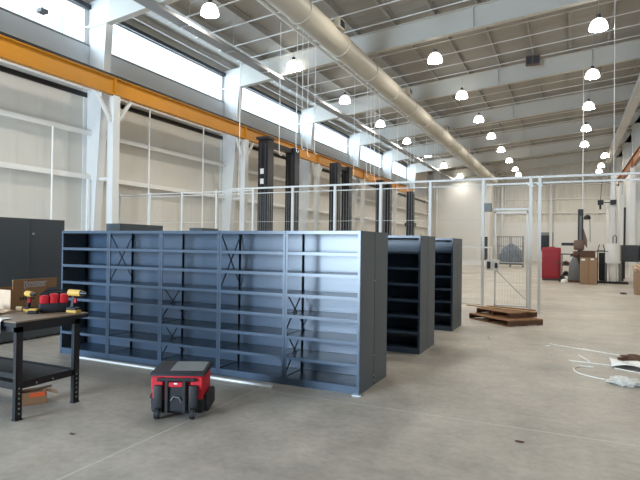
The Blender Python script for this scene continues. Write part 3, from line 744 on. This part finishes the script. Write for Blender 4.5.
MB().box((-.12,-.12,.05),(.12,.12,3.52)).build('mast', M['black'], t, bevel=.015); MB().box((-.05,-.135,1.9),(.05,-.12,3.2)).build('scale', M['grey'], t)
MB().box((-.4,-.35,0),(.4,.35,.05)).build('base_plate', M['grey_dark'], t)
MB().box((-.3,-.26,1.5),(.17,.2,2.0)).build('head', M['brown_machine'], t, bevel=.08, smooth=True)
MB().box((-.85,-.08,1.72),(-.3,.08,1.86)).build('arm', M['black'], t, bevel=.01); MB().cyl((-.15,-.1,1.05),(-.15,-.1,1.45),.08,.2,n=12).build('spindle', M['brown_machine'], t, smooth=True)
MB().prism([(.1,1.9),(.3,1.6),(.3,2.0),(.12,2.6)], 'y', -.1, .1).build('gusset', M['brown_machine'], t)
lm = MB().lathe([(0,.13),(.08,.11),(.15,.03),(.16,-.1),(0,-.12)], (.29,0,3.12), 16).build('work_light', M['black'], t, smooth=True)
MB().tube([(.4,0,3.05),(.42,0,2.6),(.43,0,1.9)], .014).build('light_cable', M['black'], lm)
t = thing('white_drum_stack', 'large white drum standing on a narrower white drum on black base', 'drum', (1.8,27.9,0))
MB().cyl((0,0,.92),(0,0,1.82),.3,n=24).build('upper_drum', M['drum'], t, smooth=True); MB().cyl((0,0,.1),(0,0,.92),.17,n=20).build('lower_drum', M['drum'], t, smooth=True)
MB().box((-.75,-.35,0),(.6,.35,.1)).build('base', M['black'], t, bevel=.01)
for x in (-.28,.28): MB().box((x-.05,-.1,.1),(x+.05,.1,.95)).build('side_frame', M['grey'], t)
MB().tube([(.0,0,1.85),(0,0,2.15),(.08,0,2.22),(.14,0,2.15),(.14,0,1.85)], .02).build('loop_handle', M['black'], t)
tag(MB().box((0,0,0),(.24,.3,1.4)).build('black_cabinet', M['black'], bevel=.015, loc=(1.25,28.4,0)), 'narrow upright black cabinet beside the white drum', 'cabinet')
t = thing('dark_container', 'dark blue-grey container raised on legs at the hall side opposite the windows', 'container', (2.24,29.2,0))
for k in range(3): MB().box((.76*k,0,.98),(.76*k+.72,.7,1.78)).build('bin', M['grey_dark'], t, bevel=.03)
for x in (0.02,1.1,2.2): MB().box((x,.05,0),(x+.08,.65,.98)).build('leg', M['black'], t)
t = thing('carton_barrel', 'brown cardboard carton with a bundle on top near the fence opening', 'box', (2.02,21.3,0))
MB().lathe([(0,0),(.3,0),(.33,.4),(.32,.82),(0,.82)], (.33,.3,0), 20).build('barrel', M['card_far'], t, smooth=True)
lump('cloth_bundle', M['card_pale'], (2.22,21.6,.8205), .2,.2,.16, 21, 'pale cloth bundle resting on the brown carton', 'bundle')
lump('floor_bundle', M['grey_dark'], (1.72,21.5,.001), .1,.08,.04, 31, 'dark small bundle lying on the floor beside the brown carton', 'bundle')
t = thing('sensor_post', 'slim white post with two black boxes joined by a bar', 'post', (2.1,33,0))
MB().box((-.1,-.1,0),(.1,.1,5.6)).build('post', M['white_steel'], t)
for x in (-.6,.02): MB().box((x-.14,-.3,3.98),(x+.14,-.1,4.24)).build('box', M['black'], t)
MB().bar((-.46,-.2,4.1),(-.1,-.2,4.1),.04,.04).build('bar', M['black'], t); MB().tube([(-.6,-.2,4.24),(-.55,-.2,5.0),(-.5,-.2,5.5)], .015).build('cable', M['black'], t)
MB().box((-.66,-.28,3.75),(-.56,-.14,3.98)).build('drop', M['black'], t)
tag(MB().cyl((2.62,32.5,0),(2.64,32.5,3.8),.05,n=8).build('black_pole', M['black']), 'thin black upright pole beside the white sensor post', 'pole')
t = thing('cage_container', 'pale wire cage container with bluish grey load seen through the gate', 'container', (-5.3,45,0))
b = MB()
for q in range(13): x = 1.9*q/12; b.box((x-.012,-.012,.3),(x+.012,.012,2.45))
for z in (.3,1.0,1.7,2.45): b.box((0,-.02,z-.02),(1.9,.02,z+.02))
for y in (0, 1.0):
    for x in (0,.95,1.9): b.box((x-.03,y-.03,0),(x+.03,y+.03,2.5))
b.box((0,.98,2.42),(1.9,1.02,2.48)); b.build('cage', M['grey'], t)
MB().box((-.02,-.02,.22),(1.92,1.02,.3)).build('base', M['grey_dark'], t)
lump('wrapped_goods', M['blue_grey'], (-4.3,45.5,.301), .85,.42,.95, 5, 'bluish grey wrapped goods heaped inside the wire cage', 'goods', .2)
t = thing('hand_rail', 'low white barrier rail before the partition wall', 'rail', (-8.6,47,0))
MB().box((0,-.04,1.5),(2.6,.04,1.62)).build('rail', M['white_steel'], t)
for x in (0,1.3,2.54): MB().box((x,-.03,0),(x+.06,.03,1.5)).build('post', M['white_steel'], t)
MB().box((0,-.01,.0),(2.6,.01,.45)).build('kick_board', M['partition'], t)
tag(MB().box((0,0,0),(.52,.4,2.5)).build('electrical_cabinet', M['grey_dark'], bevel=.02, loc=(-7.1,48.5,0)), 'narrow dark grey electrical cabinet behind the white barrier rail', 'cabinet')
tag(MB().cyl((-13.8,60.35,0),(-13.8,60.35,9.6),.12,n=12).build('downpipe', M['white_steel'], smooth=True), 'white vertical downpipe in front of the smooth partition wall', 'pipe')
for i, y in enumerate((11.4,12.75,15.6,18.9)):
    z0, z1 = ((0,5.2),(0,3.7),(0,6.8),(0,6.8))[i]
    tag(MB().cyl((WX+.31,y,z0),(WX+.31,y,z1),.03,n=8).build('wall_conduit', M['girt']), '%s slim white conduit on the windowed wall girts counted from the camera' % ORD[i], 'conduit', 'wall conduits')

# ------------------------------------------------------------------ light
Wd = bpy.data.worlds.new('sky'); S.world = Wd; Wd.use_nodes = True
bg = Wd.node_tree.nodes['Background']; bg.inputs['Color'].default_value = (.80,.90,1,1); bg.inputs['Strength'].default_value = 3.0
def area(name, loc, rot, sx, sy, power, col):
    l = bpy.data.lights.new(name, 'AREA'); l.shape = 'RECTANGLE'; l.size = sx; l.size_y = sy; l.energy = power; l.color = col
    o = bpy.data.objects.new(name, l); COL.objects.link(o); o.location = loc; o.rotation_euler = rot; return o
for n in range(-2, 5):
    yc = C0+(n+.5)*BAY
    area('window_daylight', (WX-.35,yc,(SILL+HEAD)/2), (0,-PI/2,0), HEAD-SILL, BAY-.4, 300, (.74,.87,1))
area('door_daylight', ((DX0+DX1)/2,Y0-.4,DZ/2), (PI/2,0,0), DX1-DX0, DZ, 4700, (.62,.80,1))

# ------------------------------------------------------------------ camera
yaw, pitch, roll, f = .4397, .0091, .0129, 531.19
cy, sy, cp, sp = math.cos(yaw), math.sin(yaw), math.cos(pitch), math.sin(pitch)
F = Vector((-sy*cp, cy*cp, sp)); R = Vector((cy, sy, 0)); U = R.cross(F)
cr, sr = math.cos(roll), math.sin(roll)
R2 = R*cr+U*sr; U2 = U*cr-R*sr
cam = bpy.data.cameras.new('camera'); cam.sensor_width = 36; cam.lens = f/640*36; cam.clip_end = 300
co = bpy.data.objects.new('camera', cam); COL.objects.link(co)
Mx = Matrix((R2, U2, -F)).transposed().to_4x4(); Mx.translation = (0,0,1.6); co.matrix_world = Mx
S.camera = co
S.view_settings.view_transform = 'Standard'; S.view_settings.look = 'None'; S.view_settings.gamma = 1; S.view_settings.exposure = -.18
try: S.view_settings.use_curve_mapping = False
except Exception: pass
